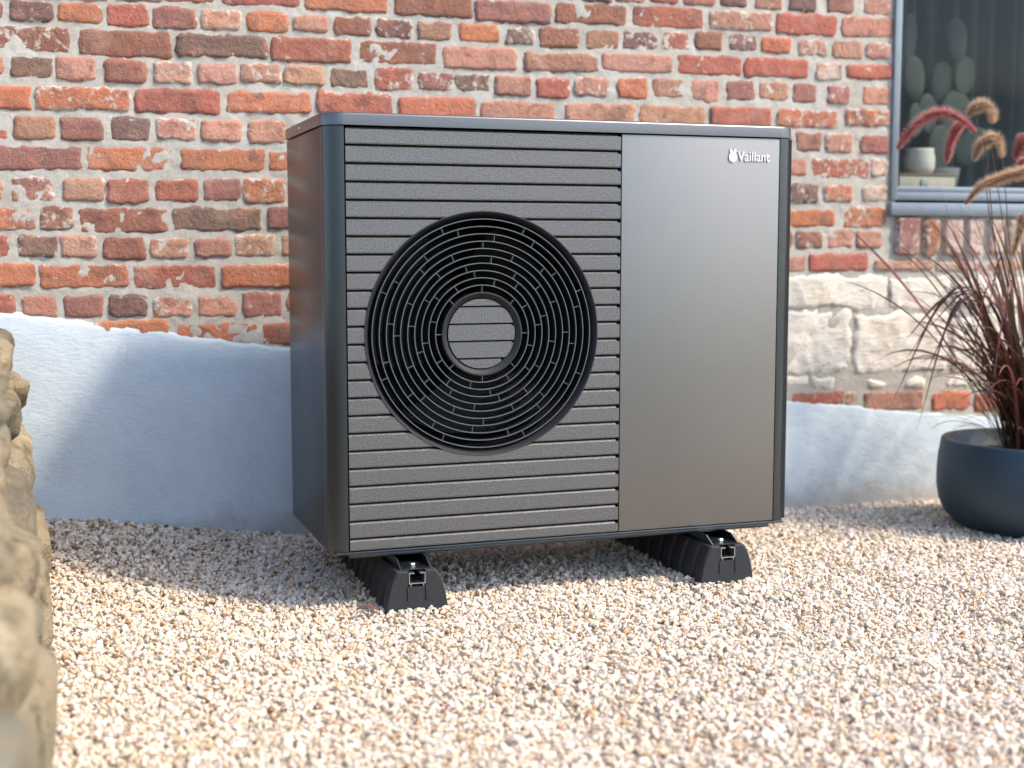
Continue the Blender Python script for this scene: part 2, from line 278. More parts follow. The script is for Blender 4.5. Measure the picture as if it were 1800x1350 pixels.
# ------------------------------------------------------------------ brick wall
WY, WA = .72, math.radians(-1.1)
wall = empty('brick_wall', (.6, WY, 0), WA)
tag(wall, 'old red brick wall with pale mortar joints behind the grey heat pump', 'wall')
HOLE_U, HOLE_V = 1.232, .862
BR = "457 543 1446 1492 r;555 654 1445 1495 n;671 754 1449 1500 d;778 866 1446 1502 n;890 976 1447 1501 d;1013 1101 1447 1500 u;1136 1225 1448 1502 pw;-1462 -1376 1427 1478 r;-1363 -1272 1427 1484 r;-1260 -1171 1428 1480 r;-1159 -1067 1427 1484 p;-1054 -972 1430 1484 n;-959 -868 1433 1484 o;-857 -769 1435 1487 o;-751 -671 1432 1487 p;-650 -566 1433 1487 u;-552 -467 1433 1489 r;-454 -363 1434 1489 p;-348 -266 1438 1487 b;-248 -163 1435 1490 b;-150 -61 1441 1489 r;-46 38 1440 1494 r;52 138 1440 1490 r;158 245 1442 1496 r;254 341 1439 1495 b;358 440 1443 1498 p;-962 -851 1373 1419 n;-845 -726 1377 1422 r;-710 -513 1378 1430 r;-496 -282 1375 1433 o;-265 -56 1375 1434 b;-47 166 1371 1425 u;181 387 1377 1430 b;407 617 1378 1434 r;637 834 1383 1434 nw;849 1044 1378 1436 r;1060 1234 1382 1438 p;-1463 -1226 1368 1416 r;-1212 -977 1366 1421 p;-1311 -1222 1312 1356 b;-1205 -1108 1313 1360 d;-1097 -998 1315 1361 o;-984 -886 1311 1363 r;-875 -771 1311 1361 u;-758 -660 1315 1363 pw;-644 -543 1315 1365 o;-530 -440 1321 1360 p;-425 -326 1316 1361 b;-313 -218 1315 1363 dw;-202 -110 1314 1359 n;-90 19 1314 1362 o;40 119 1312 1355 kw;133 246 1311 1362 b;267 363 1311 1362 n;377 482 1315 1365 dw;491 577 1317 1367 rw;596 679 1323 1372 b;700 787 1326 1370 dw;802 896 1324 1367 o;922 1015 1319 1366 pw;1036 1130 1318 1368 p;1143 1229 1324 1366 pw;-1459 -1325 1304 1355 r;-1284 -1069 1243 1299 bw;-1050 -833 1238 1300 b;-819 -596 1246 1301 k;-585 -381 1243 1303 r;-361 -153 1248 1305 b;-135 69 1244 1300 p;90 305 1247 1293 n;317 527 1254 1302 p;541 739 1255 1309 r;752 954 1256 1308 r;978 1066 1254 1305 w;1081 1231 1264 1302 r;-1464 -1302 1236 1292 o;-1316 -1226 1181 1227 n;-1208 -1113 1180 1229 k;-1103 -1012 1178 1233 p;-992 -894 1174 1228 b;-876 -783 1178 1229 pw;-769 -673 1180 1230 p;-665 -564 1187 1234 pw;-553 -452 1184 1234 p;-435 -338 1183 1229 k;-318 -216 1180 1237 rw;-202 -108 1184 1231 uw;-99 -6 1186 1231 kw;10 110 1178 1229 p;126 221 1174 1227 r;234 336 1184 1234 pw;361 452 1182 1237 o;468 561 1188 1240 n;587 673 1181 1239 p;697 781 1188 1241 u;796 890 1193 1242 p;907 981 1189 1240 u;1017 1092 1187 1239 uw;1137 1227 1190 1241 p;-1459 -1329 1173 1222 r;-1355 -1166 1102 1157 o;-1154 -934 1106 1160 ow;-919 -715 1105 1163 r;-701 -487 1112 1164 o;-472 -274 1113 1169 r;-254 -47 1111 1166 o;-31 176 1107 1161 p;211 410 1112 1163 p;430 629 1115 1167 p;646 837 1114 1167 r;858 1054 1118 1167 ow;1082 1229 1126 1174 ow;-1463 -1369 1102 1153 b;-1314 -1220 1030 1085 r;-1205 -1113 1033 1086 n;-1098 -999 1032 1086 u;-982 -889 1036 1092 d;-871 -777 1040 1090 pw;-764 -664 1037 1090 p;-647 -554 1037 1094 p;918 1002 1051 1103 n;1018 1106 1048 1103 pw;1132 1229 1047 1100 u;-540 -452 1038 1089 u;-436 -344 1039 1091 b;-335 -243 1039 1091 b;-228 -139 1040 1096 n;-123 -29 1041 1097 r;-19 68 1041 1098 o;84 176 1045 1097 u;189 281 1046 1096 u;297 380 1048 1101 b;394 491 1044 1102 r;505 593 1047 1100 u;609 694 1045 1103 r;711 798 1048 1103 u;817 904 1052 1101 b;-1461 -1325 1033 1084 o;-1284 -1053 959 1014 u;-1040 -835 963 1019 o;-816 -608 966 1020 o;880 954 980 1029 p;973 1166 973 1030 rw;1171 1231 982 1032 w;-595 -401 969 1016 o;-381 -186 967 1020 o;-170 22 970 1020 o;37 232 975 1023 p;251 444 972 1028 n;459 655 978 1029 r;670 869 979 1032 p;-1461 -1295 958 1014 o;-1330 -1238 888 937 p;-1218 -1122 886 939 nw;-1099 -1002 886 940 p;-995 -895 882 939 r;-877 -775 888 941 r;-763 -669 888 942 u;-663 -556 885 946 ow;900 997 901 956 kw;1015 1108 905 955 ow;1146 1237 908 954 w;-541 -447 893 942 r;-430 -338 890 945 p;-318 -223 892 946 u;-207 -114 895 949 r;-97 -1 893 950 p;15 110 898 948 p;124 220 894 951 n;238 330 897 951 b;343 445 897 951 n;458 556 896 953 o;566 663 898 955 b;674 779 903 956 r;786 887 901 955 r;-1458 -1341 881 937 b;-1274 -1164 815 866 ow;-1153 -1076 816 872 bw;-1061 -851 810 868 b;-842 -618 814 870 k;871 1052 833 880 o;1084 1226 831 889 ow;-603 -405 818 875 u;-391 -199 820 872 n;-185 12 823 878 u;28 228 823 877 b;235 433 826 880 b;452 645 827 878 o;657 861 832 885 b;-1458 -1285 813 865 p;-1317 -1228 749 799 r;-1206 -1115 750 800 k;-1109 -1024 748 801 p;-1007 -909 742 796 b;-895 -805 745 795 pw;-786 -696 747 795 n;-686 -584 751 803 pw;925 1013 769 820 uw;1029 1115 772 823 p;1129 1216 772 821 p;-567 -475 751 804 p;-466 -374 754 807 b;-356 -260 754 807 o;-248 -159 759 805 p;-146 -46 756 811 o;-34 58 761 812 r;71 165 760 811 o;177 268 759 811 u;282 380 759 812 p;394 482 761 813 r;496 592 761 816 r;602 700 765 813 o;707 807 764 818 p;822 913 768 819 u;-1461 -1334 746 796 p;-1360 -1169 678 732 o;-1157 -950 673 729 o;-935 -736 670 726 r;-724 -507 670 727 o;865 961 701 746 p;970 1169 703 753 r;-492 -277 681 736 u;-266 -58 685 736 b;-42 175 686 738 r;189 401 690 742 r;413 625 692 742 r;636 847 691 746 b;-1464 -1373 672 727 o;-1311 -1219 604 658 r;-1203 -1120 602 654 n;-1102 -1014 600 653 u;-996 -908 600 655 d;-889 -796 600 650 pw;-782 -685 597 649 p;-668 -570 593 655 u;-554 -467 607 660 o;-448 -362 603 657 r;-342 -250 603 661 b;-241 -145 608 662 p;-131 -42 607 659 p;-25 65 610 661 p;79 170 609 661 r;182 273 613 663 u;291 382 610 666 b;391 484 609 664 p;499 590 613 665 o;604 696 616 666 b;712 800 612 667 p;-1459 -1328 594 651 r;-1040 -858 537 589 o;-834 -632 528 580 o;-623 -423 522 576 r;-412 -215 531 583 o;-202 -18 536 583 r;1 191 536 585 b;201 391 540 589 n;410 594 540 587 r;614 801 543 589 p;1260 1336 749 860 uw|;1355 1405 747 857 ow|;1427 1492 751 857 w|;1509 1563 751 858 w|;1588 1642 753 858 w|;1657 1705 753 859 w|;1723 1773 753 859 w|;1793 1845 752 860 w|;1194 1397 705 735 pw;1407 1571 701 730 w;1587 1728 700 728 pw;1744 1944 699 726 n;923 1101 305 344 r;1105 1132 301 342 pw;1168 1377 282 337 p;1408 1547 275 329 o;1563 1748 268 320 r;1764 1966 258 313 n;-1460 -1293 1494 1546 u;-1279 -1101 1495 1547 r;-1087 -925 1497 1549 n;-911 -747 1498 1550 b;-733 -567 1500 1552 b;-553 -372 1501 1553 n;-358 -191 1503 1555 o;-177 -2 1504 1556 b;12 175 1506 1558 n;189 351 1507 1559 o;365 528 1509 1561 r;542 703 1510 1562 p;717 895 1512 1564 n;909 1089 1513 1565 p;1103 1284 1515 1567 p"
ST = "723 848 608 686;862 1239 595 689;1245 1454 589 682;1467 1732 589 672;1748 2003 585 670;726 846 417 585;863 1105 410 582;1128 1455 397 567;1470 1740 390 558;1761 2012 378 554;905 974 363 390;1000 1070 360 397;1180 1247 349 376;1309 1380 347 376;1457 1544 342 376;1639 1724 337 370"
# mortar bed: one fine uneven sheet with the window opening left out
us = np.arange(-1.52, 2.3, .008); vs_ = np.arange(.2, 2.3, .008)
mu, mv = np.meshgrid(us, vs_); P = np.stack([mu, mu*0, mv], -1).reshape(-1, 3)
d = .0026*fbm(P*28, 3)+.0022*fbm(P*75, 9)-.0028*np.maximum(fbm(P*11, 4), 0)
v = P.copy(); v[:, 1] = d; v[:, 0] += .001*vnoise(P*60, 2)
n = len(us); f = []
for j in range(len(vs_)-1):
    for i in range(n-1):
        if us[i+1] > HOLE_U+.03 and vs_[j+1] > HOLE_V+.03: continue
        f.append((j*n+i, j*n+i+1, (j+1)*n+i+1, (j+1)*n+i))
obj('mortar', v, f, MORTAR, wall, True, fix=False)
COL = {'o': (206, 122, 84), 'r': (186, 98, 80), 'b': (154, 94, 76), 'p': (206, 150, 126), 'd': (112, 82, 80), 'k': (120, 98, 86), 'w': (216, 190, 170), 'u': (162, 104, 96), 'n': (182, 130, 106)}
def slab(w, h, proud, seed, jag=.0035, rough=.0016, stepx=.0072, stepz=.0062, soft=.0016, fq=1):
    nx = max(5, int(w/stepx)); nz = max(4, int(h/stepz)); s, t = np.meshgrid(np.linspace(0, 1, nx+1), np.linspace(0, 1, nz+1))
    s = s.ravel(); t = t.ravel(); x = (s-.5)*w; z = (t-.5)*h
    ex = np.minimum(s, 1-s)*w; ez = np.minimum(t, 1-t)*h
    k = np.array([[seed*3.17, seed*1.3, seed*.7]]); Q = np.stack([x, x*0, z], -1)+k
    near = np.exp(-np.minimum(ex, ez)/(.012/fq))
    x2 = x+jag*near*(fbm(Q*30*fq, 1)+.6*fq*vnoise(Q*95, 2)); z2 = z+jag*near*(fbm(Q*26*fq, 5)+.7*fq*vnoise(Q*85, 6))
    cx = np.minimum(ex, .016)/.016; cz = np.minimum(ez, .016)/.016     # round the corners in
    pull = (1-cx)*(1-cz)*.003; x2 -= np.sign(x)*pull; z2 -= np.sign(z)*pull
    dd = np.minimum(ex, ez); y = -proud*(1-np.exp(-dd/soft))+rough*fbm(Q*45, 8)+rough*1.4*fbm(Q*14, 11)+.002
    V = np.stack([x2, y, z2], -1).tolist(); N = nx+1
    F = [(j*N+i, j*N+i+1, (j+1)*N+i+1, (j+1)*N+i) for j in range(nz) for i in range(nx)]
    ring = [i for i in range(N)]+[j*N+nx for j in range(1, nz+1)]+[nz*N+i for i in range(nx-1, -1, -1)]+[j*N for j in range(nz-1, 0, -1)]
    b0 = len(V)
    for i in ring: V.append([V[i][0], .02, V[i][2]])
    m = len(ring)
    for i in range(m): F.append((ring[i], b0+i, b0+(i+1) % m, ring[(i+1) % m]))
    e = np.concatenate([np.exp(-dd/.006), np.ones(m)])
    return V, F, e
def add_edge(me, e):
    a = me.attributes.new('edge', 'FLOAT', 'POINT'); a.data.foreach_set('value', np.asarray(e, dtype=np.float32))
for i, it in enumerate(BR.split(';')):
    u0, u1, v0, v1, code = it.split(); u0, u1, v0, v1 = [int(q)/1000 for q in (u0, u1, v0, v1)]
    up_ = code.endswith('|'); code = code.rstrip('|')
    pr = random.uniform(.004, .0085)
    if up_: pr = random.uniform(.016, .024)
    if u0 > 1.2 and v0 > .84: continue
    V, F, e = slab(u1-u0+.008, v1-v0+.0072, pr, i+1, jag=random.uniform(.0035, .0075), rough=random.choice((.0012, .0018, .0024, .0034)))
    me = mesh('brick', V, F, BRICK, True); add_edge(me, e)
    o = link('brick', me, wall, ((u0+u1)/2, 0, (v0+v1)/2), (0, -.0083 if not up_ else random.uniform(-.03, .03), 0))
    c = (np.array(s2l(*COL[code[0]]))*.93+.012)*.93*rng.uniform(.88, 1.1)*rng.uniform(.93, 1.07, 3)
    o.color = (*np.clip(c, 0, 1), .75 if code[1:] == 'w' else (.95 if code[0] == 'w' else random.uniform(0, .25)))
AV, AF, AE = [], [], []; vz = 1.572; hd = True
while vz < 2.3:
    u = -1.5
    while u < 1.2:
        w_ = (.092 if hd else .2)*random.uniform(.93, 1.06); V, F, e = slab(w_, .055, .006, random.randrange(5000), jag=.005, rough=.002, stepx=.014, stepz=.012)
        b = len(AV); AV += [(x+u+w_/2, y, z+vz+.0275) for x, y, z in V]; AF += [tuple(q+b for q in f_) for f_ in F]; AE += list(e); u += w_+.012
    vz += .067; hd = not hd
me = mesh('upper_bricks', AV, AF, BRICK, True); add_edge(me, AE); o = link('upper_bricks', me, wall); o.color = (*s2l(176, 104, 86), .2); o['kind'] = 'stuff'
for i, it in enumerate(ST.split(';')):
    u0, u1, v0, v1 = [int(q)/1000 for q in it.split()]
    V, F, e = slab(u1-u0+.008, v1-v0+.008, random.uniform(.006, .010), 900+i, jag=.026, rough=.0045, stepx=.008, stepz=.008, soft=.003, fq=.45)
    me = mesh('stone', V, F, STONE, True); add_edge(me, e); link('stone', me, wall, ((u0+u1)/2, 0, (v0+v1)/2), (0, random.uniform(-.02, .02), 0))
# render plinth along the foot of the wall
TOP = [(-1.55, .672), (-1.252, .627), (-1.174, .615), (-1.082, .6), (-.988, .584), (-.864, .573), (-.83, .558), (-.781, .552), (-.709, .544), (-.55, .52), (.2, .42), (.911, .327), (1.016, .318), (1.132, .302), (1.251, .286), (1.413, .271), (1.537, .259), (1.749, .239), (2.3, .19)]
uu = np.arange(-1.52, 2.3, .012); tt = np.interp(uu, *zip(*TOP)); tt = tt+.002*vnoise(np.stack([uu*22, uu*0, uu*0], -1), 3)+.0025*vnoise(np.stack([uu*70, uu*0, uu*0], -1), 4)
rowsP = 60; V = []; 
for j in range(rowsP+1):
    w = j/rowsP; z = tt*(1-w)+(-.1)*w; pr = -.0025-.0095*(1-np.exp(-(tt-z)/.06))
    if j == 0: pr = pr+.012
    Q = np.stack([uu, uu*0, z], -1); y = pr-.003*fbm(Q*6, 21)-.0012*fbm(Q*40, 22)-.001
    V += np.stack([uu, y, z], -1).tolist()
n = len(uu); F = [(j*n+i, (j+1)*n+i, (j+1)*n+i+1, j*n+i+1) for j in range(rowsP) for i in range(n-1)]
obj('render_plinth', V, F, RENDER, wall, True, fix=False)

# ------------------------------------------------------------------ window and what stands inside it
FRAME = m_plain('window_frame_grey', (.235, .27, .305), .35, .3, .05, 200, .05)
win = empty('window', (.6, WY, 0), WA); win.location = wall.matrix_basis @ Vector((1.235, .03, .86)); 
tag(win, 'blue grey framed window above the upright sill bricks', 'window')
W0, WR, WT = 1.235, 2.35, 1.95
def wb(name, b, mat, w=.002, par=None): 
    x0, x1, y0, y1, z0, z1 = b
    return bevelled(name, box(x0-W0, x1-W0, y0-.03, y1-.03, z0-.86, z1-.86), mat, par or win, w)
fr = wb('frame', (W0, 1.258, -.012, .05, .912, WT), FRAME)
wb('frame', (1.2585, WR, -.008, .05, .9125, .936), FRAME); wb('glazing_bead', (1.2585, WR, .0035, .045, .9365, .954), FRAME, .004)
wb('frame', (1.2585, WR, -.008, .05, WT-.06, WT), FRAME); wb('frame', (WR+.0005, WR+.06, -.012, .05, .912, WT), FRAME)
wb('gap_strip', (W0+.006, WR, .0, .03, .9045, .9115), CORE, .001)  # near-black strip in the gap between frame and sill
wb('sill', (W0-.004, WR+.05, -.022, .06, .866, .904), FRAME, .003)
wb('pane', (1.262, WR-.01, .018, .022, .9545, WT-.062), GLASS, .0004)
# the room behind
ROOM = m_plain('room_wall', (.10, .095, .09), .9); 
rm = empty('room', (.6, WY, 0), WA); rm['kind'] = 'structure'
def rb(name, b, mat):
    o = obj(name, *box(*b), mat, rm); return o
rb('back_wall', (1.0, 3.2, 1.9, 2.0, .2, 2.4), ROOM); rb('side_wall', (.95, 1.0, .1, 2.0, .2, 2.4), ROOM); rb('side_wall', (3.2, 3.25, .1, 2.0, .2, 2.4), ROOM)
rb('ceiling', (.95, 3.25, .07, 2.0, 2.4, 2.45), ROOM); rb('room_floor', (.95, 3.25, .1, 2.0, .1, .2), ROOM); rb('window_ledge', (1.0, 2.6, .06, .36, .9, .935), m_plain('ledge', (.25, .24, .22), .6))
rb('lintel', (.95, 3.25, .055, .1, WT+.001, 2.4), ROOM); rb('side_wall', (WR+.061, 3.25, .055, .1, .2, WT), ROOM)
def wpt(u, y, v): return wall.matrix_basis @ Vector((u, y, v))
# folded cloth standing in for streaks reflected in the glass
CURT = m_plain('reflection_cloth', (.045, .055, .05), .9)
V = []; F = []; nn = 150
for i in range(nn+1):
    u = i/nn*.95; y = .035*math.sin(u*62+1.5*math.sin(u*17))+.015*math.sin(u*133)
    for z in (1.0, 0.0): V.append((u, y+(.01*math.sin(u*90) if z else 0), z*.98)); 
for i in range(nn): F.append((2*i, 2*i+1, 2*i+3, 2*i+2))
b0 = len(V); V += [(x, y+.004, z) for x, y, z in V]; F += [tuple(q+b0 for q in f[::-1]) for f in F]
cu = obj('reflection_curtain', V, F, CURT, None, True, fix=False); cu.location = wpt(1.26, .42, .96); cu.rotation_euler = (0, 0, WA)
tag(cu, 'grey green cloth in folds, standing in for streaks reflected in the window', 'reflection_curtain')
# box, jar and prickly pear on the ledge
WOOD = m_plain('pale_card', (.48, .42, .32), .8, 0, .3, 120, .15); RIM = m_plain('brown_wood', (.22, .13, .07), .7)
bx = empty('storage_box', wpt(1.338, .10, .936), WA); tag(bx, 'pale wooden storage box with brown rim on the window ledge', 'box')
bevelled('box_body', box(0, .20, 0, .14, 0, .055), WOOD, bx, .002); bevelled('rim', box(-.003, .203, -.003, .143, .0555, .062), RIM, bx, .002); bevelled('label_plate', box(.075, .1, -.004, -.0005, .018, .046), m_plain('label_metal', (.3, .29, .27), .4, .7), bx, .001)
CREAM = m_plain('cream_jar', (.56, .53, .45), .7, 0, .3, 150)
jr = empty('cream_jar', wpt(1.452, .165, .9985)); tag(jr, 'cream jar standing on the storage box inside the window', 'jar')
obj('jar_body', *lathe([(0, 0), (.038, 0), (.046, .02), (.047, .05), (.042, .072), (.043, .08), (.038, .08), (.036, .07), (0, .068)], 40), CREAM, jr, True)
PAD = m_plain('cactus_green', (.036, .046, .036), .8, 0, .8, 60, .35)
ca = empty('prickly_pear', wpt(1.60, .27, .936)); tag(ca, 'prickly pear cactus with flat pale green pads inside the window', 'cactus')
obj('plant_pot', *lathe([(0, 0), (.05, 0), (.065, .09), (.058, .09), (.05, .075), (0, .075)], 32), m_plain('clay', (.12, .12, .12), .8), ca, True)
def pad(x, y, z, w, h, rx, ry):
    v, f = lathe([(math.sin(a)*1.0, math.cos(a)) for a in np.linspace(.001, math.pi-.001, 12)], 18)
    q = [(p[0]*w/2*(1+.12*p[2]), p[1]*.011, p[2]*h/2) for p in v]
    obj('cactus_pad', q, f, PAD, ca, True, (x, y, z), (rx, ry, random.uniform(-.4, .4)))
for a in [(0, 0, .15, .10, .16, 0, 0), (-.05, .0, .26, .10, .14, .1, -.5), (.06, .01, .27, .12, .15, -.1, .45), (-.10, .01, .37, .085, .15, .1, -.2), (-.11, -.02, .24, .075, .11, 0, .1), (.10, .02, .39, .10, .13, 0, .2), (.02, .03, .36, .09, .15, .1, 0), (-.115, .02, .5, .06, .16, 0, .05), (.11, -.02, .16, .11, .14, .1, .9), (.05, .0, .5, .07, .14, 0, -.1)]: pad(*a)

# ------------------------------------------------------------------ heat pump
hp = empty('heat_pump', (0, 0, .13)); tag(hp, 'large anthracite grey heat pump with round fan grille standing on two rubber feet', 'heat pump')
Wd, D, H = 1.1, .446, .893
XS, XD, XR, RC = .0416, .6619, 1.0590, .0405
FX, FZ, R0 = .3432, .456, .2640
def arc(cx, cy, r, a0, a1, n=14): return [(cx+r*math.cos(a0+(a1-a0)*i/n), cy+r*math.sin(a0+(a1-a0)*i/n)) for i in range(n+1)]
# corner posts (rounded), side and back panels, smooth front panel
pl = [(XS-.001, 0)]+arc(RC, RC, RC, -math.pi/2, -math.pi, 14)+[(0, .0446), (.012, .0446), (XS-.001, .03)]
def sm(o): o.data.polygons.foreach_set('use_smooth', [True]*len(o.data.polygons)); o.data.set_sharp_from_angle(angle=.5); return o
sm(obj('corner_post', *prism_xy(pl, .0, H-.002), SHELL, hp))
sm(obj('corner_post', *prism_xy([(Wd-x, y) for x, y in pl][::-1], .0, H-.002), SHELL, hp))
bevelled('side_panel', box(.0006, .014, .0464, D, .0, H-.002), SHELL, hp, .0012)
bevelled('side_panel', box(Wd-.014, Wd-.0006, .0464, D, .0, H-.002), SHELL, hp, .0012)
bevelled('back_panel', box(.016, Wd-.016, D-.012, D-.001, .0, H-.002), SHELL, hp, .001)
fp = bevelled('front_panel', box(XD+.0012, XR-.0006, .0006, .014, .001, H-.0025), PANEL, hp, .0016, 3)
# dark inside, with the fan chamber behind the grille
def frame_hole(x0, x1, z0, z1, cx, cz, r, y0, y1, n=96):
    v = []; f = []
    for y in (y0, y1):
        for k in range(n):
            a = 2*math.pi*k/n; dx, dz = math.sin(a), math.cos(a); v.append((cx+r*dx, y, cz+r*dz))
            s = min(((x1-cx)/dx if dx > 1e-9 else (x0-cx)/dx if dx < -1e-9 else 1e9), ((z1-cz)/dz if dz > 1e-9 else (z0-cz)/dz if dz < -1e-9 else 1e9)); v.append((cx+s*dx, y, cz+s*dz))
    for k in range(n):
        a, b = 2*k, 2*((k+1) % n); f += [(a, a+1, b+1, b), (2*n+a, 2*n+b, 2*n+b+1, 2*n+a+1), (a, b, 2*n+b, 2*n+a)]
    return v, f
obj('grille_backing', *frame_hole(XS+.001, XD-.0005, .001, H-.0025, FX, FZ, R0-.001, .0125, .0165), CORE, hp)
obj('inner_bulkhead', *box(XS+.001, XR, .20, .205, .001, H-.003), CORE, hp)
obj('inner_partition', *box(.6625, .665, .017, .2, .001, H-.003), CORE, hp)
obj('panel_backing', *box(.6655, XR+.0395, .0155, .018, .001, H-.003), CORE, hp)
obj('post_backing', *box(.0145, XS-.002, .0405, .0425, .001, H-.003), CORE, hp)
# lid
lidp = []
r = .046; o_ = .0035
for cx, cy, a0 in ((Wd+o_-r, -o_+r, -math.pi/2), (Wd+o_-.012, D+o_-.012, 0), (-o_+.012, D+o_-.012, math.pi/2), (-o_+r, -o_+r, math.pi)):
    rr = r if cy < .2 else .012; lidp += arc(cx, cy, rr, a0, a0+math.pi/2, 12)
def inset(p, d):
    cx, cy = Wd/2, D/2; return [(x-math.copysign(min(d, abs(x-cx)), x-cx), y-math.copysign(min(d, abs(y-cy)), y-cy)) for x, y in p]
lev = [(lidp, H), (lidp, H+.0205), (inset(lidp, .0008), H+.0232), (inset(lidp, .0026), H+.0252), (inset(lidp, .0055), H+.0262), (inset(lidp, .06), H+.0275)]
V = []; F = []; n = len(lidp)
for p, z in lev: V += [(x, y, z) for x, y in p]
for j in range(len(lev)-1): F += [(j*n+i, j*n+(i+1) % n, (j+1)*n+(i+1) % n, (j+1)*n+i) for i in range(n)]
F += [tuple(range(n))[::-1], tuple(range((len(lev)-1)*n, len(lev)*n))]
lid = sm(obj('lid', V, F, LID, hp)); 
v, f = revolve_y([(0.0001, -.0018), (.003, -.0016), (.0042, -.0006), (.0042, .001)], 0, 0, 20, closed=False)
link('screw', mesh('screw', v, f, STEEL, True), lid, (-.0036, .258, H+.0125), (0, 0, -math.pi/2))
# base
bevelled('base_rail', box(.012, Wd-.012, .0015, .03, -.0075, -.0005), SHELL, hp, .003)
bevelled('base_tray', box(.045, Wd-.045, .012, D-.01, -.017, -.008), DSTEEL, hp, .002)
# slats
pitch_ = .037554; ztop = .85292; gap = .0038
for k in range(24):
    z1 = H-.0045 if k == 0 else ztop-(k-1)*pitch_-gap/2; z0 = ztop-k*pitch_+gap/2 if k < 23 else .0015
    zr = [z0, z0+.0006]+list(np.linspace(z0+.003, z1-.0045, 9))+[z1-.0036, z1]
    yr = [.0016, .0004]+[.0]*9+[.0, .0042]
    crosses = min(abs(z0-FZ), abs(z1-FZ)) < R0-.001 or z0 < FZ < z1
    for side in ((-1, 1) if crosses else (0,)):
        V = []; F = []
        for z, y in zip(zr, yr):
            dz = abs(z-FZ); hw = math.sqrt(max((R0-.0004)**2-dz*dz, 0)) if dz < R0-.0004 else 0
            xa, xb = (XS+.0022, FX-hw) if side < 0 else (FX+hw, XD-.0012) if side > 0 else (XS+.0022, XD-.0012)
            if side >= 0 and z > z1-.004: xb -= .0072
            V += [(xa, y, z), (xb, y, z), (xb, .0118, z), (xa, .0118, z)]
        m = len(zr)
        for j in range(m-1):
            for q in range(4): F.append((4*j+q, 4*j+(q+1) % 4, 4*j+4+(q+1) % 4, 4*j+4+q))
        F += [(0, 1, 2, 3), (4*m-4, 4*m-3, 4*m-2, 4*m-1)]
        obj('slat', V, F, SLAT, hp)
# fan grille
RO, RI, RH = .2468, .0896, .0757
fg = obj('fan_grille', *revolve_y([(R0, -.0012), (R0-.0016, -.0016), (R0-.003, -.0008), (RO+.0022, .022), (RO+.004, .05), (R0-.001, .05)], FX, FZ, 160), GRILLE, hp, True)
sm(fg)
gapr = (RO-RI)/10; rr_ = [RO-i*gapr for i in range(11)]
def ry(r): return .004+.010*(1-(r-RI)/(RO-RI))
for r in rr_:
    y = ry(r); t_ = .00105
    o = obj('ring', *revolve_y([(r+t_, y), (r+t_*.7, y-.0005), (r-t_*.7, y-.0005), (r-t_, y), (r-t_, y+.034), (r+t_, y+.034)], FX, FZ, 144), RING, fg, True, fix=False)
    o.data.materials.append(EDGE); o.data.polygons.foreach_set('material_index', [1 if k % 6 < 3 else 0 for k in range(144*6)]); fixn(o.data); sm(o)
offs = [22.5, 30.5, 7, 0, 22.5, 7, 30.3, -7.8, 14, 0]
for i in range(10):
    ra, rb_ = rr_[i], rr_[i+1]; y = ry((ra+rb_)/2); me = mesh('grille_tab', *box(-.00055, .00055, y+.0006, y+.012, rb_+.0006, ra-.0006), EDGE)
    for k in range(8): link('grille_tab', me, fg, (FX, 0, FZ), (0, math.radians(offs[i]+45*k), 0))
hub = sm(obj('hub', *revolve_y([(RI+.0012, .0125), (RI-.002, .0122), (RH+.001, .0225), (RH+.001, .03), (RI+.001, .03)], FX, FZ, 96), GRILLE, hp, True))
obj('hub_backing', *revolve_y([(.0001, .029), (RH, .029), (RH, .031), (.0001, .031)], FX, FZ, 64), CORE, hub)
for k in range(24):
    z1 = ztop-(k-1)*pitch_-gap/2; z0 = ztop-k*pitch_+gap/2; zr = np.linspace(max(z0, FZ-RH+.0006), min(z1, FZ+RH-.0006), 9)
    if zr[-1]-zr[0] < .003: continue
    V = []; F = []
    for z in zr:
        hw = math.sqrt(max(RH**2-(z-FZ)**2, 0)); cut = .006 if z > z1-.004 else 0
        V += [(FX-hw, .0185, z), (FX+hw-cut, .0185, z), (FX+hw-cut, .028, z), (FX-hw, .028, z)]
    for j in range(8):
        for q in range(4): F.append((4*j+q, 4*j+(q+1) % 4, 4*j+4+(q+1) % 4, 4*j+4+q))
    F += [(0, 1, 2, 3), (32, 33, 34, 35)]
    obj('hub_slat', V, F, SLAT, hub)
# fan chamber and fan
obj('fan_shroud', *revolve_y([(R0-.003, .0505), (R0-.008, .19), (R0-.002, .19), (R0+.003, .0505)], FX, FZ, 96), CORE, hp, True)
fan = obj('fan', *revolve_y([(.0001, .10), (.06, .10), (.066, .108), (.066, .165), (.0001, .165)], FX, FZ, 48), BLADE, hp, True)
for k in range(3):
    V = []; F = []; m = 9
    for i in range(m):
        r = .06+(.235-.06)*i/(m-1)
        for j in range(m):
            a = (j/(m-1)-.5)*1.5+.5*(i/(m-1)); V.append((r*math.sin(a), .115+.045*(j/(m-1))+.006*math.sin(j/(m-1)*3.14), r*math.cos(a)))
    F = [(i*m+j, i*m+j+1, (i+1)*m+j+1, (i+1)*m+j) for i in range(m-1) for j in range(m-1)]
    b0 = len(V); V += [(x, y+.003, z) for x, y, z in V]; F += [tuple(q+b0 for q in q4[::-1]) for q4 in F]
    link('fan_blade', mesh('fan_blade', V, F, BLADE, True), fan, (FX, 0, FZ), (0, 2*math.pi*k/3+.5, 0))
